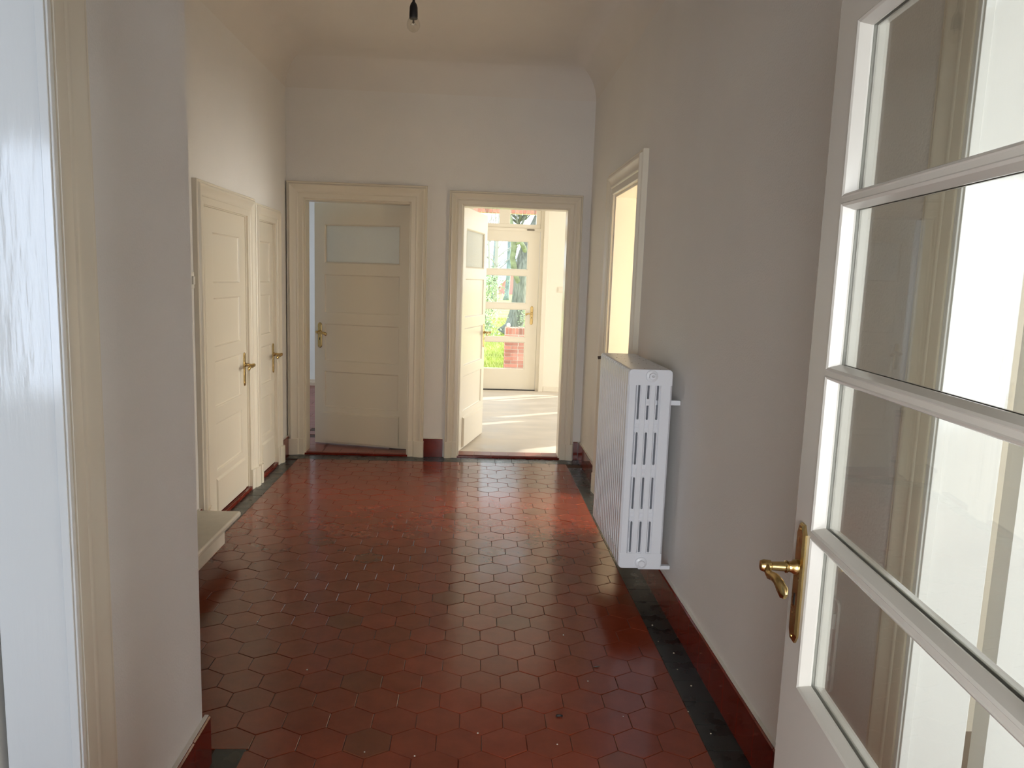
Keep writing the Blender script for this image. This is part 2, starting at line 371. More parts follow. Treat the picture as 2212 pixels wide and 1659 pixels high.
rt_ = random.Random(3)
for i, (sc, cx, cy_, poly) in enumerate(tiles):
    dz = rt_.uniform(-.0007, .0007); tx, ty = rt_.uniform(-.006, .006), rt_.uniform(-.006, .006)
    if i < 290 and sc > 0:
        if len(poly) == 6 and abs(sum(p[0] for p in poly)/6-cx) < 1e-4 and abs(max(p[1] for p in poly)-cy_-HP*2/3) < .003:
            o = part('tile', full_me, floor, (cx, cy_, dz)); o.rotation_euler = (ty, -tx, rt_.uniform(-.006, .006))
        else:
            mm = MB(); tile_prism(mm, [(p[0]-cx, p[1]-cy_) for p in poly]); part('tile', mm.mesh('tile', 'hex_tile'), floor, (cx, cy_, dz))
    else:
        tile_prism(restm, poly, dz, tilt=(tx, ty))
o = restm.build('tile_field', 'hex_tile', floor, fix=False); o['kind'] = 'stuff'

TP = 0.1424                                      # border and skirting tile pitch
def rect_tile_mesh(name, sx, sy, mat, h=.008):
    m = MB(); tile_prism(m, [(-sx/2, -sy/2), (sx/2, -sy/2), (sx/2, sy/2), (-sx/2, sy/2)], bot=-h); return m.mesh(name, mat)
g = .0012
border_v = rect_tile_mesh('border_tile', .1165-g, TP-g, 'black_tile')
border_w = rect_tile_mesh('border_tile', .098-g, TP-g, 'black_tile')
border_h = rect_tile_mesh('border_tile', TP-g, .160-g, 'black_tile')
border_l = rect_tile_mesh('border_tile', .110-g, TP-g, 'black_tile')
def btile(me, x, y): o = part('border_tile', me, floor, (x, y, rt_.uniform(-.0006, .0006))); o.rotation_euler = (rt_.uniform(-.004, .004), rt_.uniform(-.004, .004), 0)
y = 2.212-TP/2-TP*6
while y < 5.95: btile(border_v, (BX1+.918)/2, y); y += TP
x = .918-TP/2
while x > -1.52: btile(border_h, x, BY1+.080); x -= TP
y = 5.95-.05
while y > 4.0: btile(border_l, -1.460, y); y -= TP
y = 2.218-TP/2
while y > 1.2: btile(border_w, -.733, y); y -= TP

# skirting of dark red glazed tiles
def skirt(name, label, runs):
    """runs: (axis, plane, sign, a0, a1): tiles standing on the wall plane, front face offset by sign*.018"""
    root = None; SH = .155
    for axis, pl, sg, a0, a1 in runs:
        n = max(1, round((a1-a0)/TP)); w = (a1-a0)/n
        bk = MB()
        q0, q1 = sorted((pl+sg*.0005, pl+sg*.012))
        (bk.box(q0, q1, a0, a1, 0, SH+.004) if axis == 'x' else bk.box(a0, a1, q0, q1, 0, SH+.004))
        if root is None: root = bk.build(name, 'plaster_edge'); struct(root, label, 'skirting')
        else: bk.build('backing', 'plaster_edge', root)
        tm = MB(); tm.box(-w/2+.0008, w/2-.0008, -.009, 0, 0, SH-.004); tm.loops([[(-w/2+.0008, -.009, SH-.004), (w/2-.0008, -.009, SH-.004), (w/2-.0008, 0, SH-.004), (-w/2+.0008, 0, SH-.004)],
                                                                        [(-w/2+.002, -.005, SH), (w/2-.002, -.005, SH), (w/2-.002, 0, SH), (-w/2+.002, 0, SH)]], cap1=True)
        me = tm.mesh('tile', 'red_tile')
        for i in range(n):
            c = a0+w*(i+.5); f = pl+sg*.0095
            rz = {('y', -1): 0, ('x', -1): math.pi/2*3, ('x', 1): math.pi/2}[(axis, sg)]
            part('tile', me, root, (f, c, rt_.uniform(-.001, .001)) if axis == 'x' else (c, f, 0), rz)
skirt('baseboard_right', 'dark red glazed tile skirting along the right wall under the radiator', [('x', R, -1, 1.56, 4.15), ('x', R, -1, 5.26, D-.02)])
skirt('baseboard_back', 'dark red glazed tile skirting between and beside the two back doorways', [('y', D, -1, -.420, -.236), ('y', D, -1, .875, R-.02)])
skirt('baseboard_left', 'dark red glazed tile skirting in the left corner beside the low doors', [('x', L, 1, 5.925, D-.02), ('x', L, 1, 4.105, 4.175)])
skirt('baseboard_left_near', 'dark red glazed tile skirting at the foot of the projecting left wall', [('x', N, 1, 1.62, NY+.02)])

# other room floors
struct(MB().box(R+.27, 4.45, 2.42, D, -.003, .012).build('floor_side_room', 'floorboard'), 'pale floor of the side room beyond the radiator', 'floor')
struct(MB().box(R+.14, 4.45, -1.3, 2.30, -.003, .012).build('floor_right_room', 'floorboard_dark'), 'floor of the room right of the glazed door, darkened to cut bounced light', 'floor')
struct(MB().box(-3.9, N-.145, -1.3, NY-.14, -.003, .012).build('floor_left_room', 'floorboard_dark'), 'floor of the room at the left edge, darkened to cut bounced light', 'floor')
gf = struct(MB().box(-.37, 5.9, D+.03, GY+.3, -.14, .018).build('floor_garden_room', 'screed'), 'worn beige bare floor of the sunny room', 'floor')
ff = MB().box(-4.6, -.37, D+.03, 10.5, -.14, .008).build('floor_far_room', 'grout'); struct(ff, 'brown-red tiled floor behind the ajar door', 'floor')
rme = rect_tile_mesh('tile', .30-.003, .15-.003, 'rect_tile')
for j in range(26):
    for i in range(4):
        xx = -2.45+i*.30+(.15 if j % 2 else 0); yy = D+.20+j*.15
        if yy < 10.2 and xx < -1.45: part('tile', rme, ff, (xx, yy, .0115))
for i in range(5):
    for j in range(3): part('tile', rme, ff, (-1.40+i*.30*.9, D+.22+j*.15, .0113)) if -1.40+i*.27 < -.6 else None
def threshold(a0, a1, label):
    m = MB().box(a0, a1, D-.016, D+T+.005, -.02, .012)
    root = m.build('trim_threshold', 'red_tile'); struct(root, label, 'threshold')
    n = max(1, round((a1-a0)/TP)); w = (a1-a0)/n
    me = rect_tile_mesh('tile', w-.002, T-.004, 'rect_tile')
    for i in range(n): part('tile', me, root, (a0+w*(i+.5), D+.066, .0205))
threshold(DOOR1[0], DOOR1[1], 'red tile threshold under the ajar cream door')
threshold(DOOR2[0], DOOR2[1], 'red tile threshold before the sunny room')
struct(MB().box(L-.12, L+.022, 4.305, 5.12, 0, .022).build('trim_threshold_closet', 'red_tile'), 'dark red sill under the nearer low door', 'threshold')
struct(MB().box(L-.12, L+.022, 5.385, 5.815, 0, .022).build('trim_threshold_closet.001', 'red_tile'), 'dark red sill under the farther low door', 'threshold')

# ------------------------------------------------------------------ door frames (architraves)
PROF = [(0, -.004), (0, .020), (.006, .024), (.040, .024), (.044, .029), (.050, .031), (.056, .029), (.062, .030), (.080, .034), (.094, .043), (.102, .048), (.108, .048), (.112, .044), (.116, .034), (.122, .032), (.128, .034), (.132, .030), (.132, -.004)]
def architrave(root, to, a0, a1, H, width=.132, depth=1.0, z0=.0, plinth=True, sides=(1, 1), mat='cream'):
    k = width/.132
    P_ = [(u*k, v*depth) for u, v in PROF]
    zb = z0+(.135 if plinth else 0)
    legs = []
    if sides[0]: legs.append([[to(a0-u, z, v) for u, v in P_] for z in (zb,)]+[[to(a0-u, H+u, v) for u, v in P_]])
    legs.append([[to(a0-u, H+u, v) for u, v in P_], [to(a1+u, H+u, v) for u, v in P_]])
    if sides[1]: legs.append([[to(a1+u, H+u, v) for u, v in P_], [to(a1+u, zb, v) for u, v in P_]])
    for lg in legs: MB().loops(lg, close=False).build('architrave', mat, root, auto=30)
    if plinth:
        w = width+.004; o = [(0, -.004), (0, .026), (.006, .030), (.045, .030), (.052, .040), (w-.03, .050), (w-.008, .050), (w, .044), (w, -.004)]
        for s, a in ((0, a0), (1, a1)):
            if not sides[s]: continue
            sg = -1 if s == 0 else 1
            MB().loops([[to(a+sg*u, z, v) for u, v in o] for z in (z0, z0+.137)], True, True, True).build('plinth_block', mat, root, auto=30)
def lining(to, a0, a1, H, depth, th=.02, z0=0, inset=0, mat='cream', name='trim_1', label='', rebate=True):
    """door lining boards inside the opening, v from 0 (wall face) to -depth; returns the root"""
    m = MB()
    def bx(u0, u1, z0_, z1_, v0, v1):
        pts = [to(u, z, v) for z in (z0_, z1_) for v in (v0, v1) for u in (u0, u1)]
        m.add(pts, [(0, 2, 3, 1), (4, 5, 7, 6), (0, 1, 5, 4), (2, 6, 7, 3), (0, 4, 6, 2), (1, 3, 7, 5)])
    bx(a0-.002, a0+th, z0, H+.002, .004, -depth-.004); bx(a1-th, a1+.002, z0, H+.002, .004, -depth-.004); bx(a0+th, a1-th, H-th, H+.002, .004, -depth-.004)
    o = m.build(name, mat, bevel=.003); struct(o, label, 'door frame'); return o
to_back = lambda a, z, v: (a, D-v, z)
to_right = lambda a, z, v: (R-v, a, z)
to_left = lambda a, z, v: (L+v, a, z)
to_near = lambda a, z, v: (N+v, a, z)
f1 = lining(to_back, DOOR1[0], DOOR1[1], 2.10, T, .012, name='trim_1', label='cream moulded frame around the ajar back door')
architrave(f1, to_back, DOOR1[0], DOOR1[1], 2.10)
f2 = lining(to_back, DOOR2[0], DOOR2[1], 2.10, T, .012, name='trim_2', label='cream moulded frame around the bright back doorway')
architrave(f2, to_back, DOOR2[0], DOOR2[1], 2.10, width=.106)
f3 = lining(to_right, 4.325, 5.10, 2.095, .27, .015, name='trim_3', label='cream moulded frame of the doorway beyond the radiator')
architrave(f3, to_right, 4.325, 5.10, 2.095, width=.150)
f4 = lining(to_left, 4.305, 5.12, 1.865, .12, .006, name='trim_4', label='cream frame of the nearer low closet door')
architrave(f4, to_left, 4.305, 5.12, 1.865, width=.125, depth=.8, plinth=True, sides=(1, 1))
f5 = lining(to_left, 5.385, 5.815, 1.865, .12, .006, name='trim_5', label='cream frame of the farther low closet door')
architrave(f5, to_left, 5.385, 5.815, 1.865, width=.105, depth=.8, plinth=True, sides=(1, 1))
# near doorways left and right
f6 = lining(to_near, .62, 1.475, 2.12, .145, .012, mat='white_gloss', name='trim_6', label='white glossy jamb and moulding of the doorway at the left edge')
architrave(f6, to_near, .62, 1.475, 2.12, width=.110, depth=.42, plinth=False)
MB().box(N-.012, N-.008, 1.4625, 1.464, 0, 2.1).build('groove', 'plaster_edge', f6)
f7 = lining(to_right, .60, 1.440, 2.12, .14, .012, mat='white_gloss', name='trim_7', label='white glossy jamb and moulding seen through the glazed door')
architrave(f7, to_right, .60, 1.440, 2.12, width=.094, depth=.40, plinth=False)
# raised bead near the front edge of the two glossy jambs
for root, x0, x1, ys in ((f6, N-.018, N-.001, 1.463), (f7, R+.001, R+.020, 1.428)):
    MB().box(x0, x1, ys-.004, ys, 0, 2.1).build('edge_bead', 'white_gloss', root, bevel=.0012)

# ------------------------------------------------------------------ door leaves
def leaf(name, label, w, h, t, loc, rotz, cells, mat='cream', handle=None, z0=.0, bead=(.013, .011), plinth=None, hinges=0, hinge_side=1):
    """local x along the leaf from the hinge, y across the thickness, z up. cells: (x0,x1,z0,z1,kind)"""
    m = MB(); h2 = t/2
    xs0 = min(c[0] for c in cells); xs1 = max(c[1] for c in cells)
    m.box(0, xs0, -h2, h2, z0, h); m.box(xs1, w, -h2, h2, z0, h)
    zs = sorted({(c[2], c[3]) for c in cells}); cur = z0
    for a, b in zs: m.box(xs0, xs1, -h2, h2, cur, a); cur = b
    m.box(xs0, xs1, -h2, h2, cur, h)
    root = m.build(name, mat); root.location = loc; root.rotation_euler = (0, 0, rotz)
    struct(root, label, 'door')
    bi, bd = bead
    for x0, x1, a, b, kind in cells:
        if kind == 'panel':
            p = MB()
            for s in (-1, 1):
                p.ring(x0, x1, a, b, [(0, s*h2), (bi*.35, s*(h2-.001)), (bi*.6, s*(h2-bd*.7)), (bi, s*(h2-bd))])
            p.box(x0+bi*.5, x1-bi*.5, -h2+bd, h2-bd, a+bi*.5, b-bi*.5)
            p.build('panel', mat, root)
        else:
            gy = 0.0
            p = MB()
            for s in (-1, 1): p.ring(x0, x1, a, b, [(-.002, s*h2), (0, s*(h2+.0015)), (bi*.4, s*(h2-.001)), (bi, s*(h2-bd)), (bi, s*.003)])
            p.build('glazing_bead', mat, root)
            MB().box(x0+bi*.6, x1-bi*.6, -.0022, .0022, a+bi*.6, b-bi*.6).build('pane', 'frosted' if kind == 'frosted' else 'glass', root)
    if plinth:
        x0, x1, a, b, pr = plinth
        for s in (-1, 1):
            MB().loops([[(x0, s*(h2-.001), a), (x1, s*(h2-.001), a), (x1, s*(h2-.001), b), (x0, s*(h2-.001), b)],
                        [(x0+.004, s*(h2+pr), a), (x1-.004, s*(h2+pr), a), (x1-.004, s*(h2+pr), b-.014), (x0+.004, s*(h2+pr), b-.014)]], True, False, True).build('kick_board', mat, root)
    if handle:
        hx, hz, sides, long = handle
        for s in sides: door_handle(root, hx, hz, s*h2, s, long)
    for i in range(hinges):
        zz = h*(.18+.66*i/max(1, hinges-1))
        MB().lathe([(.004, -.062), (.008, -.058), (.008, -.004), (.0065, -.003), (.0065, .003), (.008, .004), (.008, .058), (.004, .062)], 10, (-.003, hinge_side*(h2+.006), zz)).build('hinge', mat, root, auto=40)
    return root
def door_handle(root, hx, hz, y, s, long=.22, lever=True, mat='brass'):
    w, th = .019, .007
    zc = hz-.030; a, b = zc-long/2, zc+long/2
    out = [(-w*.45, a), (w*.45, a), (w, a+.016), (w, b-.016), (w*.45, b), (-w*.45, b), (-w, b-.016), (-w, a+.016)]
    ins = [(x*.74, z+(.004 if z < zc else -.004)) for x, z in out]
    p = MB(); p.loops([[(hx+x, y, z) for x, z in out], [(hx+x, y+s*th*.55, z) for x, z in out], [(hx+x, y+s*th, z) for x, z in ins]], True, True, True)
    plate = p.build('handle_plate', mat, root)
    MB().box(hx-.0035, hx+.0035, y+s*th*.9, y+s*(th+.0006), hz-.072, hz-.050).build('keyhole', 'black', plate)
    for zz in (a+.010, b-.010): MB().lathe([(.003, 0), (.003, s*.001), (.001, s*.0014)], 8, (hx, y+s*th, zz), 'y').build('screw', mat, plate)
    n = MB()
    n.lathe([(.014, 0), (.014, s*.006), (.0105, s*.010), (.0095, s*.016), (.0115, s*.018), (.0115, s*.021), (.0090, s*.023), (.0080, s*.046), (.0105, s*.048), (.0115, s*.060), (.009, s*.066), (.004, s*.067)], 14, (hx, y+s*th, hz), 'y')
    yy = y+s*(th+.056)
    n.tube([(hx+.004, yy, hz), (hx-.008, yy, hz-.004), (hx-.020, yy, hz-.009), (hx-.034, yy-s*.001, hz-.006), (hx-.050, yy-s*.003, hz-.004), (hx-.066, yy-s*.006, hz-.010), (hx-.080, yy-s*.009, hz-.018), (hx-.086, yy-s*.010, hz-.022)],
           [.009, .0105, .0090, .0085, .0105, .0135, .0140, .007], 12, .5, (0, 0, 1))
    n.build('lever', mat, root, auto=45)

W1 = .862
c5 = lambda w: [(.090, w-.090, 1.575, 1.905, 'frosted'), (.090, w-.090, 1.150, 1.485, 'panel'), (.090, w-.090, .730, 1.060, 'panel'), (.090, w-.090, .325, .645, 'panel')]
leaf('door_1', 'cream panelled door standing ajar, small frosted pane, left back doorway', W1, 2.082, .040, (-.540, 6.375, .022), math.pi-.242, c5(W1), handle=(W1-.050, .985, (1, -1), .22), plinth=(.080, W1-.080, .02, .285, .020))
leaf('door_2', 'cream panelled door swung open into the sunny room, frosted top pane', .83, 2.075, .040, (-.120, 6.340, .022), math.radians(75.5), c5(.83), handle=(.83-.050, .985, (-1, 1), .22), plinth=(.080, .75, .02, .285, .020))
c4 = lambda w, e, e1: [(e1, w-e, a, b, 'panel') for a, b in ((1.425, 1.725), (1.045, 1.343), (.680, .966), (.288, .588))]
leaf('door_3', 'low cream four-panel closet door beside the stair, nearer of two', .807, 1.858, .036, (L-.022, 4.309, .0), math.pi/2, c4(.807, .115, .185), z0=.03, handle=(.807-.055, .880, (-1,), .225), plinth=(.170, .807-.080, .035, .250, .010), hinges=2, hinge_side=-1)
leaf('door_4', 'narrow low cream closet door in the left corner, farther of two', .424, 1.858, .036, (L-.022, 5.388, .0), math.pi/2, c4(.424, .075, .075), z0=.03, handle=(.424-.030, .880, (-1,), .225), plinth=(.060, .424-.050, .035, .250, .010), hinges=2, hinge_side=-1)

# glazed door at the right, swung into the hall
GA = math.radians(5.46); GW = .800
gdir = Vector((math.sin(GA), math.cos(GA))); gfree = Vector((.613, 1.320)); gn = Vector((-math.cos(GA), math.sin(GA)))
gh = gfree-gdir*GW - gn*.024
glass_cells = [(.095, GW-.083, a, b, 'glass') for a, b in ((.775, 1.058), (1.070, 1.346), (1.358, 1.635), (1.647, 1.924))]
gd = leaf('door_5', 'white glazed door with four clear panes and brass lever, open at the right', GW, 2.035, .048, (gh.x, gh.y, .010), math.atan2(gdir.y, gdir.x), glass_cells, mat='white_door', handle=(GW-.048, .990, (1,), .225), bead=(.010, .018))
pn = MB()
for s in (-1, 1): pn.ring(.145, GW-.115, .14, .62, [(-.003, s*.024), (.010, s*.027), (.03, s*.030), (.034, s*.030)]); pn.loops([[(.179, s*.030, .174), (GW-.149, s*.030, .174), (GW-.149, s*.030, .586), (.179, s*.030, .586)], [(.179, s*.0299, .174), (GW-.149, s*.0299, .174), (GW-.149, s*.0299, .586), (.179, s*.0299, .586)]], True, False, True)
pn.build('raised_panel', 'white_door', gd)
# partition posts that carry it (beside the viewpoint)
pf = MB(); pf.box(gh.x-.04, gh.x+.05, gh.y-.10, gh.y-.02, 0, 2.16); pf.box(-.46, -.37, gh.y-.10, gh.y-.02, 0, 2.16); pf.box(-.46, gh.x+.05, gh.y-.10, gh.y-.02, 2.08, 2.16)
struct(pf.build('trim_8', 'white_door', bevel=.003), 'white partition frame carrying the glazed door', 'door frame')
# leaves of the two near side rooms
leaf('door_6', 'white door folded back into the room right of the glazed door', .80, 2.08, .050, (R+.190, 1.450, .01), math.radians(-3), c5(.80), mat='white_gloss')
leaf('door_7', 'white door folded back into the room at the left edge', .80, 2.08, .040, (N-.165, 1.470, .01), math.radians(181), c5(.80), mat='white_gloss')

# ------------------------------------------------------------------ garden door, transom and side window, added sun-slit window
fy = GY+.09
fr = MB(); fr.box(-.16, -.10, fy-.045, fy+.045, .0, 2.63); fr.box(.858, .93, fy-.045, fy+.045, .0, 2.63); fr.box(-.10, .858, fy-.045, fy+.045, 2.160, 2.197); fr.box(-.10, .858, fy-.045, fy+.045, 2.53, 2.63)
ftr = fr.build('trim_9', 'cream'); struct(ftr, 'cream frame of the garden door with transom bar', 'door frame')
MB().lathe([(.006, -.05), (.010, -.046), (.010, .046), (.006, .05)], 10, (.725, fy-.052, 2.178), 'x').build('latch', 'steel', ftr)
pr_ = [(-.075, -.012), (-.055, .004), (-.012, .006), (0, .0)]
for s, xx in ((1, .90),):
    MB().box(xx, xx+.065, GY-.014, GY+.002, 0, 2.66).build('casing', 'cream', ftr, bevel=.004)
MB().box(-.20, -.13, GY-.014, GY+.002, 0, 2.66).build('casing', 'cream', ftr, bevel=.004)
leaf('door_8', 'cream glazed garden door with four panes and brass handle, far end', .952, 2.156, .045, (-.097, fy-.01, .030), 0,
     [(.137, .803, a, b, 'glass') for a, b in ((.270, .655), (.706, 1.100), (1.167, 1.552), (1.615, 2.005))], handle=(.952-.078, 1.045, (-1,), .25), bead=(.016, .014))
tr = MB(); tr.box(-.10, .858, fy-.03, fy+.03, 2.197, 2.250); tr.box(-.10, .858, fy-.03, fy+.03, 2.515, 2.53); tr.box(-.10, -.045, fy-.03, fy+.03, 2.25, 2.515); tr.box(.797, .858, fy-.03, fy+.03, 2.25, 2.515); tr.box(.305, .445, fy-.03, fy+.03, 2.25, 2.515)
w1 = tr.build('window_1', 'cream', bevel=.004); struct(w1, 'cream two-pane transom window above the garden door', 'window')
for a, b in ((-.05, .31), (.44, .80)):
    MB().box(a, b, fy-.002, fy+.002, 2.245, 2.52).build('pane', 'glass', w1)
w2m = MB(); w2m.box(1.29, 1.36, fy-.03, fy+.03, .25, 2.5); w2m.box(2.43, 2.5, fy-.03, fy+.03, .25, 2.5); w2m.box(1.36, 2.43, fy-.03, fy+.03, .25, .32); w2m.box(1.36, 2.43, fy-.03, fy+.03, 2.43, 2.5)
for z in (.82, 1.36, 1.9): w2m.box(1.36, 2.43, fy-.025, fy+.025, z-.02, z+.02)
w2m.box(1.87, 1.92, fy-.025, fy+.025, .32, 2.43)
w2 = w2m.build('window_2', 'cream'); struct(w2, 'cream garden window just right of the garden door', 'window')
for z0_, z1_ in ((.32, .80), (.84, 1.34), (1.38, 1.88), (1.92, 2.43)):
    for a, b in ((1.36, 1.87), (1.92, 2.43)): MB().box(a, b, fy-.002, fy+.002, z0_, z1_).build('pane', 'glass', w2)
yw = GY+.05
w3m = MB(); slits = ((3.92, 4.20, .90, 1.68), (4.46, 4.74, 1.80, 2.35))  # unseen panel added here, its slits placed to shape the sun streaks
xs_ = [3.6, 3.92, 4.20, 4.46, 4.74, 5.4]
for a, b in ((3.6, 3.92), (4.20, 4.46), (4.74, 5.4)): w3m.box(a, b, yw, yw+.05, .2, 2.6)
for a, b, c, d_ in slits: w3m.box(a, b, yw, yw+.05, .2, c); w3m.box(a, b, yw, yw+.05, d_, 2.6)
w3 = w3m.build('window_sun_slits', 'cream'); struct(w3, 'unseen garden window closed to two slits, shaped to throw the floor sun streaks', 'window')
for a, b, c, d_ in slits: MB().box(a, b, yw+.023, yw+.027, c, d_).build('pane', 'glass', w3)
MB().box(-.10, .858, fy-.06, fy+.03, .0, .026).build('gap_shade', 'black', ftr)  # black strip painted as the shade in the gap under the door
bb = struct(MB().box(.965, 1.285, GY-.018, GY, .018, .085).build('baseboard_garden', 'cream', bevel=.004), 'low cream skirting beside the garden door', 'skirting')
sw = empty('light_switch', (1.150, GY, 1.405)); tag(sw, 'small square white light switch on the garden-side wall', 'switch')
MB().box(-.040, .040, -.006, 0, -.040, .040).build('switch_frame', 'cream', sw, bevel=.003); MB().box(-.028, .028, -.009, -.005, -.028, .028).build('rocker', 'cream', sw, bevel=.002)
sw = empty('light_switch', (L, 4.128, 1.445)); tag(sw, 'white light switch seen edge-on left of the nearer low door', 'switch')
MB().box(0, .014, -.024, .024, -.045, .045).build('switch_frame', 'switch', sw, bevel=.004); MB().box(.014, .022, -.014, .014, -.022, .022).build('rocker', 'switch', sw, bevel=.002)

# ------------------------------------------------------------------ radiator
rad = empty('radiator', (.785, 3.215, .222)); tag(rad, 'white cast-iron column radiator with chipped paint on the right wall', 'radiator')
SEC, PITCH_R, RW, RH = 16, .0462, .200, .912
cols = [(-.100, -.054), (-.045, -.013), (-.003, .029), (.039, .100)]
slots = [(.846, .688), (.631, .483), (.425, .279), (.221, .076)]     # z ranges of slots (top, bottom)
def rounded_rect(x0, x1, z0, z1, r, n=4):
    pts = []
    for cx, cz, a0 in ((x1-r, z1-r, 0), (x0+r, z1-r, 90), (x0+r, z0+r, 180), (x1-r, z0+r, 270)):
        for i in range(n+1):
            a = math.radians(a0+90*i/n); pts.append((cx+r*math.cos(a), cz+r*math.sin(a)))
    return pts
sm = MB(); dy = .0224
gap_x = [(-.0555, -.0435), (-.0135, -.0015), (.0285, .0405)]
# vertical columns
edges_ = [-.100, -.0545, -.0445, -.0125, -.0025, .0295, .0395, .100]
def chbox(m, x0, x1, z0, z1, d, c):
    """box across y (-d..d) with chamfered front and back rims"""
    lp = []
    for y, i in ((-d, c), (-d+c, 0), (d-c, 0), (d, c)):
        lp.append([(x0+i, y, z0+i*.0), (x1-i, y, z0+i*.0), (x1-i, y, z1-i*.0), (x0+i, y, z1-i*.0)])
    m.loops(lp, True, True, True)
for i, (x0, x1) in enumerate(((-.100, -.0555), (-.0435, -.0135), (-.0015, .0285), (.0405, .100))):
    chbox(sm, x0, x1, .0695, RH-.0695, dy-.0012, .009 if i in (0, 3) else .005)
# bridges between the slots
lv = [RH-.055]+[v for s in slots for v in s]+[.055]
for k in range(0, len(lv), 2):
    for x0, x1 in gap_x: sm.box(x0-.003, x1+.003, -dy+.0035, dy-.0035, lv[k+1] if k+1 < len(lv) else .055, lv[k])
# headers top and bottom with rounded outer corners
for z0, z1, flip in ((RH-.070, RH, False), (0, .070, True)):
    pts = rounded_rect(-.100, .100, z0, z1, .016)
    mid = (z0+z1)/2
    pts = [((math.copysign(.100, x), z0 if not flip else z1) if ((z < mid) != flip) else (x, z)) for x, z in pts]
    lp = [[(x*(1-.045 if y in (0, 3) else 1), yy, z) for x, z in pts] for y, yy in ((0, -dy), (1, -dy+.006), (2, dy-.006), (3, dy))]
    sm.loops(lp, True, True, True)
sec_me = sm.mesh('section', 'radiator', auto=35)
for i in range(SEC): part('section', sec_me, rad, (0, .0215+i*PITCH_R, 0))
# raised slot rims and the small square embossing on the end face
em = MB()
for zt, zb in slots:
    for x0, x1 in gap_x:
        a = rounded_rect(x0-.0030, x1+.0030, zb-.004, zt+.004, .0085, 3); b = rounded_rect(x0+.0010, x1-.0010, zb, zt, .0048, 3)
        em.loops([[(x, .0010, z) for x, z in a], [(x, -.0012, z) for x, z in a], [(x, -.0012, z) for x, z in b], [(x, .014, z) for x, z in b]])
for k in range(3):
    zc = (slots[k][1]+slots[k+1][0])/2
    for x0, x1 in gap_x:
        c = (x0+x1)/2
        for q in ((-.0065, .0065, -.009, -.0078), (-.0065, .0065, .0078, .009), (-.0065, -.0053, -.009, .009), (.0053, .0065, -.009, .009)):
            em.box(c+q[0], c+q[1], .0005, .010, zc+q[2], zc+q[3])
        em.box(c-.012, c+.012, .0012, .012, zc-.021, zc-.019)
em.build('embossed_end', 'radiator', rad, auto=40)
for zz, nm in ((RH-.028, 'bleed_plug'), (.026, 'end_plug')):
    p = MB(); p.lathe([(.027, .004), (.027, -.006), (.022, -.010)], 20, (0.004, 0, zz), 'y'); p.lathe([(.0165, -.009), (.0165, -.020), (.0145, -.022)], 6, (0.004, 0, zz), 'y')
    pl = p.build(nm, 'radiator', rad, auto=40)
    if nm == 'bleed_plug':
        MB().lathe([(.005, -.021), (.005, -.033), (.003, -.034)], 10, (.004, 0, zz), 'y').build('valve_pin', 'radiator', pl, auto=40)
        MB().lathe([(.0022, -.034), (.0022, -.0345)], 8, (.004, 0, zz), 'y').build('pin_hole', 'black', pl)
p = MB(); p.box(-.0155, .0, -.004, .006, .752, .782)
p.build('tie_block', 'radiator', rad, bevel=.002); MB().lathe([(.006, -.004), (.006, -.0065), (.005, -.007)], 12, (-.0075, 0, .767), 'y').build('tie_nut', 'radiator', rad)
for zz, h in ((.762, .022), (-.008, .018)):
    MB().box(.0, R-.787, .026, .050, zz-h/2, zz+h/2).build('wall_bracket', 'radiator', rad, bevel=.003)
v = MB(); v.lathe([(.010, 0), (.010, .02), (.014, .022), (.014, .036), (.008, .040)], 12, (-.02, SEC*PITCH_R, RH-.03), 'y'); v.tube([(-.03, SEC*PITCH_R+.025, RH-.02), (-.11, SEC*PITCH_R+.025, RH-.03)], .009, 8)
v.build('valve', 'rust', rad, auto=40)
ch = MB(); rc = random.Random(5)
for i in range(26):
    s = rc.randrange(SEC); y0 = .0215+s*PITCH_R+rc.uniform(-.014, .014); x0 = rc.uniform(-.085, .085); w = rc.uniform(.002, .008)
    ch.box(x0, x0+w, y0, y0+rc.uniform(.002, .005), RH-.0004, RH+.0005)
ch.build('paint_chips', 'black', rad)['kind'] = 'stuff'

# ------------------------------------------------------------------ pendant bulb
lamp = empty('pendant_lamp', (-.285, 3.30, 2.515)); tag(lamp, 'bare clear bulb in a black socket hanging on a cord from the ceiling', 'lamp')
MB().tube([(.0, 0, .120), (-.003, 0, .35), (0, 0, .685)], .0032, 8).build('cord', 'bakelite', lamp, smooth=True)
MB().lathe([(.0165, .052), (.0175, .055), (.0175, .075), (.0165, .098), (.013, .110), (.006, .120), (.0045, .135)], 20).build('socket', 'bakelite', lamp, auto=40)
MB().lathe([(.001, 0), (.008, .001), (.017, .006), (.0245, .015), (.0280, .026), (.0270, .036), (.0230, .047), (.0180, .056), (.0150, .064), (.0135, .070)], 24, cap=False).build('bulb', 'bulb_glass', lamp, smooth=True)
fil = MB(); fil.lathe([(.004, .035), (.0035, .062)], 8); fil.tube([(-.012, 0, .028), (-.006, 0, .030), (0, 0, .027), (.006, 0, .030), (.012, 0, .028)], .0005, 5); fil.tube([(-.012, 0, .028), (-.003, 0, .042)], .0005, 5); fil.tube([(.012, 0, .028), (.003, 0, .042)], .0005, 5)
fil.build('filament', 'steel', lamp)
MB().lathe([(.045, .685), (.045, .66), (.03, .64), (.005, .635)], 20).build('ceiling_rose', 'bakelite', lamp, auto=40)

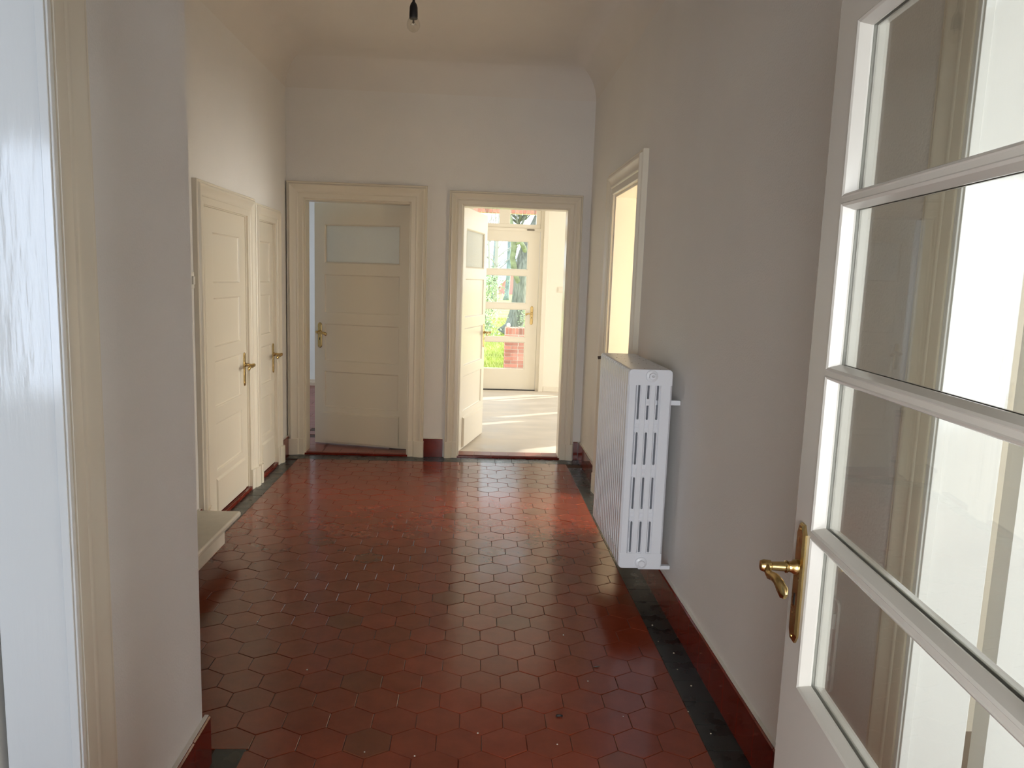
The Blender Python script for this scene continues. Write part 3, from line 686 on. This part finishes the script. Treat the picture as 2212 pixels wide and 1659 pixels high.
# ------------------------------------------------------------------ stair at the left
st = empty('stair', (-1.35, 3.2, 0)); struct(st, 'cream painted wooden step at the foot of the stair', 'stair')
for i in range(5):
    z1 = .185*(i+1); x0 = -.27*i
    MB().box(x0-.02, x0, -1.06, .852, z1-.205 if i else .0, z1-.032).build('riser', 'wood_stair', st)
    t = MB(); nose = [(x0+.082, z1-.030), (x0+.088, z1-.022), (x0+.088, z1-.008), (x0+.080, z1), (x0-.275, z1), (x0-.275, z1-.032), (x0+.01, z1-.032)]
    t.loops([[(x, -1.06, z) for x, z in nose], [(x, .860, z) for x, z in nose]], True, True, True).build('tread', 'wood_stair', st, bevel=.002)

# ------------------------------------------------------------------ small things
def blob(m, c, r, n=6):
    m.lathe([(r*.5, 0), (r, r*.4), (r*.7, r*.9), (r*.1, r*1.1)], n, c)
cr = MB(); rr = random.Random(11)
for (x, y) in ((.82, 2.95), (.84, 2.72), (.86, 2.60), (.80, 2.43), (.47, 2.63), (.31, 2.24), (.56, 2.4), (-.31, 2.2), (-.15, 2.18), (.05, 2.3), (-1.0, 4.4), (-1.1, 3.6), (-.9, 3.1), (-.6, 2.7), (.42, 3.0), (.36, 2.95), (.83, 3.1), (.86, 2.85), (.84, 2.3)):
    blob(cr, (x, y, .0008), rr.uniform(.0015, .004))
o = cr.build('crumbs', 'crumb'); tag(o, 'tiny pale crumbs of grit scattered over the tiled floor', 'grit', kind='stuff')
ins = empty('dead_insect', (.334, 2.397, .0006)); tag(ins, 'small dark dead insect lying on the hexagon tiles', 'insect')
b_ = MB(); b_.tube([(-.012, 0, .003), (-.004, 0, .005), (.004, .001, .0045), (.012, .002, .003)], [.002, .004, .003, .0025], 8); b_.build('body', 'black', ins, smooth=True)
lg = MB()
for k in range(-1, 2):
    for s in (-1, 1): lg.tube([(k*.004, 0, .004), (k*.006, s*.006, .006), (k*.009, s*.011, .0005)], .0005, 4)
lg.build('legs', 'black', ins)
lf = MB(); lf.loops([[(-.016, 0, .001), (0, -.006, .003), (.016, .001, .006), (0, .006, .002)], [(-.016, 0, .0016), (0, -.006, .0036), (.016, .001, .0066), (0, .006, .0026)]], True, True, True)
o = lf.build('dry_leaf', 'rust'); o.location = (.52, 2.735, 0); tag(o, 'curled brown scrap of leaf on the floor right of the bright tiles', 'leaf')
cp = empty('cover_plate', (R, 1.775, .610)); tag(cp, 'white painted hinged flap on the wall, seen through the lowest pane', 'flap')
MB().loops([[(0, y, z) for y, z in rounded_rect(-.055, .035, -.125, .125, .02)], [(-.008, y, z) for y, z in rounded_rect(-.055, .035, -.125, .125, .02)]], True, True, True).build('flap', 'wall', cp, bevel=.002)
for z in (.07, -.07): MB().lathe([(.004, -.02), (.004, .02)], 10, (-.010, -.045, z)).build('hinge', 'wall', cp)
# room behind the ajar door: pale ledge with a black crumpled cloth
lg_ = struct(MB().box(-4.2, -.45, 10.05, 10.36, .0, .055).build('trim_ledge', 'beige_stone', bevel=.004), 'pale low stone ledge along the wall behind the ajar door', 'ledge')
cl = MB(); rows = []
for i in range(9):
    rows.append([])
    for j in range(7):
        x = -2.48+i*.028; y = 10.07+j*.03; z = .058+.075*max(0, noise.noise(Vector((i*.5, j*.6, 3.1)))+.35)*(1-abs(i-4.5)/6)
        rows[-1].append((x, y, z))
cl.loops(rows, close=False); o = cl.build('cloth', 'cloth'); s_ = o.modifiers.new('solid', 'SOLIDIFY'); s_.thickness = .006
tag(o, 'black crumpled cloth lying on the pale ledge behind the ajar door', 'cloth')

# ------------------------------------------------------------------ garden
gr = struct(MB().box(-60, 80, GY+.3, 220, -.9, -.30).build('ground', 'lawn'), 'sunlit yellow-green lawn beyond the garden door', 'lawn')
struct(MB().box(-6, 9, GY+.3, 13.7, -.29, -.10).build('terrace', 'terrace', bevel=.01), 'grey stone terrace outside the garden door', 'terrace')
bl = MB(); rg = random.Random(21)
for i in range(9000):
    y = 14+rg.random()**1.6*22; x = y*(.01+.075*rg.random())
    h = rg.uniform(.05, .12); a = rg.uniform(0, 6.28); dx, dy_ = .012*math.cos(a), .012*math.sin(a); lx, ly = rg.uniform(-.04, .04), rg.uniform(-.04, .04)
    bl.add([(x-dx, y-dy_, -.30), (x+dx, y+dy_, -.30), (x+lx, y+ly, -.30+h)], [(0, 1, 2)])
o = bl.build('grass', 'blade', fix=False); tag(o, 'short sunlit grass blades seen through the garden door panes', 'grass', kind='stuff')

def brick_mesh(sx, sy, sz):
    m = MB(); c = .003
    m.loops([[(x*sx/2, y*sy/2, -sz/2) for x, y in ((-1, -1), (1, -1), (1, 1), (-1, 1))], [(x*sx/2, y*sy/2, sz/2-c) for x, y in ((-1, -1), (1, -1), (1, 1), (-1, 1))], [(x*(sx/2-c), y*(sy/2-c), sz/2) for x, y in ((-1, -1), (1, -1), (1, 1), (-1, 1))]], True, True, True)
    return m.mesh('brick', 'brick')
PYF = 13.2; pil = empty('brick_pier', (.745, PYF+.18, -.10)); tag(pil, 'red brick garden pier with upright top course outside the garden door', 'pier')
MB().box(-.178, .178, -.172, .172, .0, .765).build('mortar_core', 'mortar', pil)
full_b, half_b, q_b = brick_mesh(.228, .108, .054), brick_mesh(.106, .108, .054), brick_mesh(.052, .108, .054)
for k in range(10):
    z = .035+k*.0645
    if k % 2 == 0:
        for me, x in ((half_b, -.127), (half_b, -.010), (half_b, .107)): part('brick', me, pil, (x, -.126, z))
        part('brick', q_b, pil, (.172-.018, -.125, z-.0001))
    else:
        part('brick', full_b, pil, (-.066, -.126, z)); part('brick', half_b, pil, (.118, -.126, z))
    part('brick', brick_mesh(.108, .20, .054) if k == 0 else bpy.data.meshes['brick.003'], pil, (-.127, .06, z))
so = brick_mesh(.050, .36, .112)
for k in range(6): part('brick', so, pil, (-.152+k*.0608, 0, .705+.010))
MB().lathe([(.001, .085), (.02, .080), (.032, .055), (.034, .03), (.022, .006), (.02, 0)], 14, (-.125, -.08, .772)).build('round_knob', 'switch', pil, smooth=True)
lin = empty('brick_lintel', (.5, PYF, 2.66)); tag(lin, 'red soldier-course brick lintel of the porch above the garden door', 'lintel')
MB().box(-1.6, 1.6, .012, .24, .006, .40).build('mortar_core', 'mortar', lin)
lb = brick_mesh(.054, .115, .118)
for k in range(46): part('brick', lb, lin, (-1.50+k*.0655, .055, .064))
lb2 = brick_mesh(.228, .115, .054)
for k in range(13): part('brick', lb2, lin, (-1.45+k*.24, .055, .165))
for x in (-1.75, 2.75):
    MB().box(x-.15-.5, x+.15-.5, .0, .30, -2.76, .40).build('post', 'brick', lin)

def tree(name, label, cat, parts, group=None):
    root = empty(name, (parts[0][1][0][0], parts[0][1][0][1], parts[0][1][0][2])); tag(root, label, cat, group)
    off = Vector(root.location)
    for nm, pts, rad_, mat in parts:
        m = MB(); m.tube([Vector(p)-off for p in pts], rad_, 10); m.build(nm, mat, root, smooth=True)
    return root
def twigs(root, base, spread, height, n, rng, thick, mat='bark_far', name='branches'):
    m = MB(); off = Vector(root.location)
    def grow(p, d, l, r, lvl):
        q = p+d*l*.5+Vector((rng.uniform(-.1, .1), rng.uniform(-.1, .1), 0))*l; e = q+(d+Vector((rng.uniform(-.3, .3), rng.uniform(-.3, .3), rng.uniform(-.05, .25)))).normalized()*l*.5
        m.tube([p-off, q-off, e-off], [r, r*.75, r*.5], 5)
        if lvl:
            for _ in range(3): grow(p.lerp(e, rng.uniform(.35, 1)), (d+Vector((rng.uniform(-.8, .8), rng.uniform(-.5, .5), rng.uniform(-.15, .5)))).normalized(), l*.62, r*.5, lvl-1)
    for k in range(n):
        grow(Vector(base)+Vector((0, 0, height*rng.uniform(0, 1))), Vector((rng.uniform(-1, 1)*spread, rng.uniform(-.5, .5), rng.uniform(.4, 1))).normalized(), height*.6, thick, 3)
    o = m.build(name, mat, root, smooth=True, fix=False); o['kind'] = 'stuff'; return o
rb = random.Random(4)
big = tree('tree', 'thick grey tree trunk with mossy forked limbs behind the brick pier', 'tree',
     [('trunk', [(1.20, 25, -.34), (1.36, 25, .0), (1.46, 25, .6), (1.50, 25, 1.3), (1.54, 25, 1.75), (1.64, 25.1, 2.3), (1.85, 25.2, 3.0), (2.3, 25.3, 4.2)], [.46, .31, .245, .22, .26, .25, .22, .12], 'bark'),
      ('limb', [(1.50, 25.0, 0.95), (1.49, 24.92, 1.30), (1.44, 24.86, 1.52), (1.30, 24.86, 1.85), (1.22, 24.85, 2.25), (1.26, 24.85, 2.62), (1.20, 24.85, 3.1), (.9, 24.8, 4.2)], [.02, .08, .11, .105, .09, .10, .09, .06], 'moss'),
      ('limb', [(1.25, 24.85, 2.70), (1.45, 24.8, 2.80), (1.58, 24.84, 2.6), (1.68, 25.02, 2.38), (1.70, 25.2, 2.15)], [.08, .09, .08, .07, .05], 'moss')])
twigs(big, (1.4, 25.1, 3.0), .8, 1.6, 22, rb, .045, 'bark')
iv1 = tree('tree', 'ivy-covered trunk left of the red gable, far across the lawn', 'tree', [('trunk', [(1.80, 70, -.4), (1.76, 70, .3), (1.70, 70, 2.2), (1.9, 70, 6)], [.30, .20, .17, .15], 'ivy')])
twigs(iv1, (1.85, 70, 2.2), .8, 4.0, 7, rb, .06)
iv2 = tree('tree', 'ivy-covered trunk between the red gable and the thick tree', 'tree', [('trunk', [(2.93, 70, -.4), (3.0, 70, .1), (3.10, 70, 1.9), (3.1, 70, 6)], [.34, .22, .20, .16], 'ivy')])
twigs(iv2, (3.1, 70, 2.5), .8, 4.0, 6, rb, .06)
bt = tree('tree', 'pale bare tree showing in the top pane of the garden door', 'tree', [('trunk', [(1.5, 55, -.4), (1.52, 55, 2.0), (1.55, 55, 4.6), (1.7, 55, 7)], [.16, .15, .13, .06], 'bark_far')])
twigs(bt, (1.53, 55, 2.2), .9, 3.0, 9, rb, .030)
bt2 = tree('tree', 'slim bare tree at the left of the top pane', 'tree', [('trunk', [(.92, 50, -.4), (.95, 50, 2.0), (.85, 50, 4), (1.0, 50, 6)], [.09, .08, .07, .03], 'bark_far')])
twigs(bt2, (.92, 50, 1.5), .9, 2.6, 8, rb, .035)

def leafy(name, label, cat, pts, n, size, rng, mat):
    root = empty(name, (pts[0][0], pts[0][1], -.3)); tag(root, label, cat); off = Vector(root.location)
    m = MB()
    for i in range(n):
        c = pts[rng.randrange(len(pts))]; d = Vector((rng.gauss(0, 1), rng.gauss(0, 1), rng.gauss(0, 1)))*c[3]*.5
        p = Vector(c[:3])+d-off
        if p.z < .01: p.z = .02
        a = Vector((rng.uniform(-1, 1), rng.uniform(-1, 1), rng.uniform(-1, 1))).normalized(); b = a.orthogonal().normalized(); s = size*rng.uniform(.6, 1.3)
        m.add([p-a*s, p+b*s*.5, p+a*s, p-b*s*.5], [(0, 1, 2, 3)])
    o = m.build('foliage', mat, root, fix=False); o['kind'] = 'stuff'
    s = MB()
    for c in pts[:4]: s.tube([(pts[0][0]-off.x, pts[0][1]-off.y, 0), (c[0]-off.x, c[1]-off.y, c[2]-off.z)], [.02, .008], 5)
    s.build('stem', 'bark', root)
leafy('shrub', 'loose light green shrub at the left of the garden door panes', 'shrub', [(.25, 22, 1.3, .45), (.33, 22, .8, .45), (.28, 22, .2, .4), (.45, 22, 1.5, .35), (.2, 22, 0, .4)], 3200, .038, rb, 'shrub')
leafy('shrub', 'low green weeds growing at the right foot of the thick tree', 'shrub', [(1.80, 24.6, .2, .3), (1.85, 24.6, .0, .3), (1.75, 24.6, .5, .25)], 400, .045, rb, 'shrub')

hs = empty('house', (4.0, 100, -.4)); tag(hs, 'distant house with pinkish red gable and slate roof', 'house')
MB().loops([[(-.7, 0, 0), (3.9, 0, 0), (3.9, 0, 1.2), (1.6, 0, 3.75), (-.7, 0, 1.15)], [(-.7, 6, 0), (3.9, 6, 0), (3.9, 6, 1.2), (1.6, 6, 3.75), (-.7, 6, 1.15)]], True, True, True).build('gable_wall', 'brick_far', hs)
MB().loops([[(-.95, -.3, .85), (1.6, -.3, 3.75), (1.6, -.3, 4.05), (-1.10, -.3, 1.02)], [(-.95, -.1, .85), (1.6, -.1, 3.75), (1.6, -.1, 4.05), (-1.10, -.1, 1.02)]], True, True, True).build('verge_board', 'verge', hs)
MB().loops([[(-1.0, .0, 1.0), (1.6, .0, 3.95), (1.6, .0, 4.1), (-1.1, .0, 1.12)], [(-1.0, 7, 1.0), (1.6, 7, 3.95), (1.6, 7, 4.1), (-1.1, 7, 1.12)]], True, True, True).build('roof', 'roof', hs)
MB().loops([[(-1.3, 2.2, .8), (5.0, 2.2, .8), (5.0, 8, 5.2), (-1.3, 8, 5.2)], [(-1.3, 2.3, .6), (5.0, 2.3, .6), (5.0, 8.1, 5.0), (-1.3, 8.1, 5.0)]], True, True, True).build('roof', 'roof', hs)
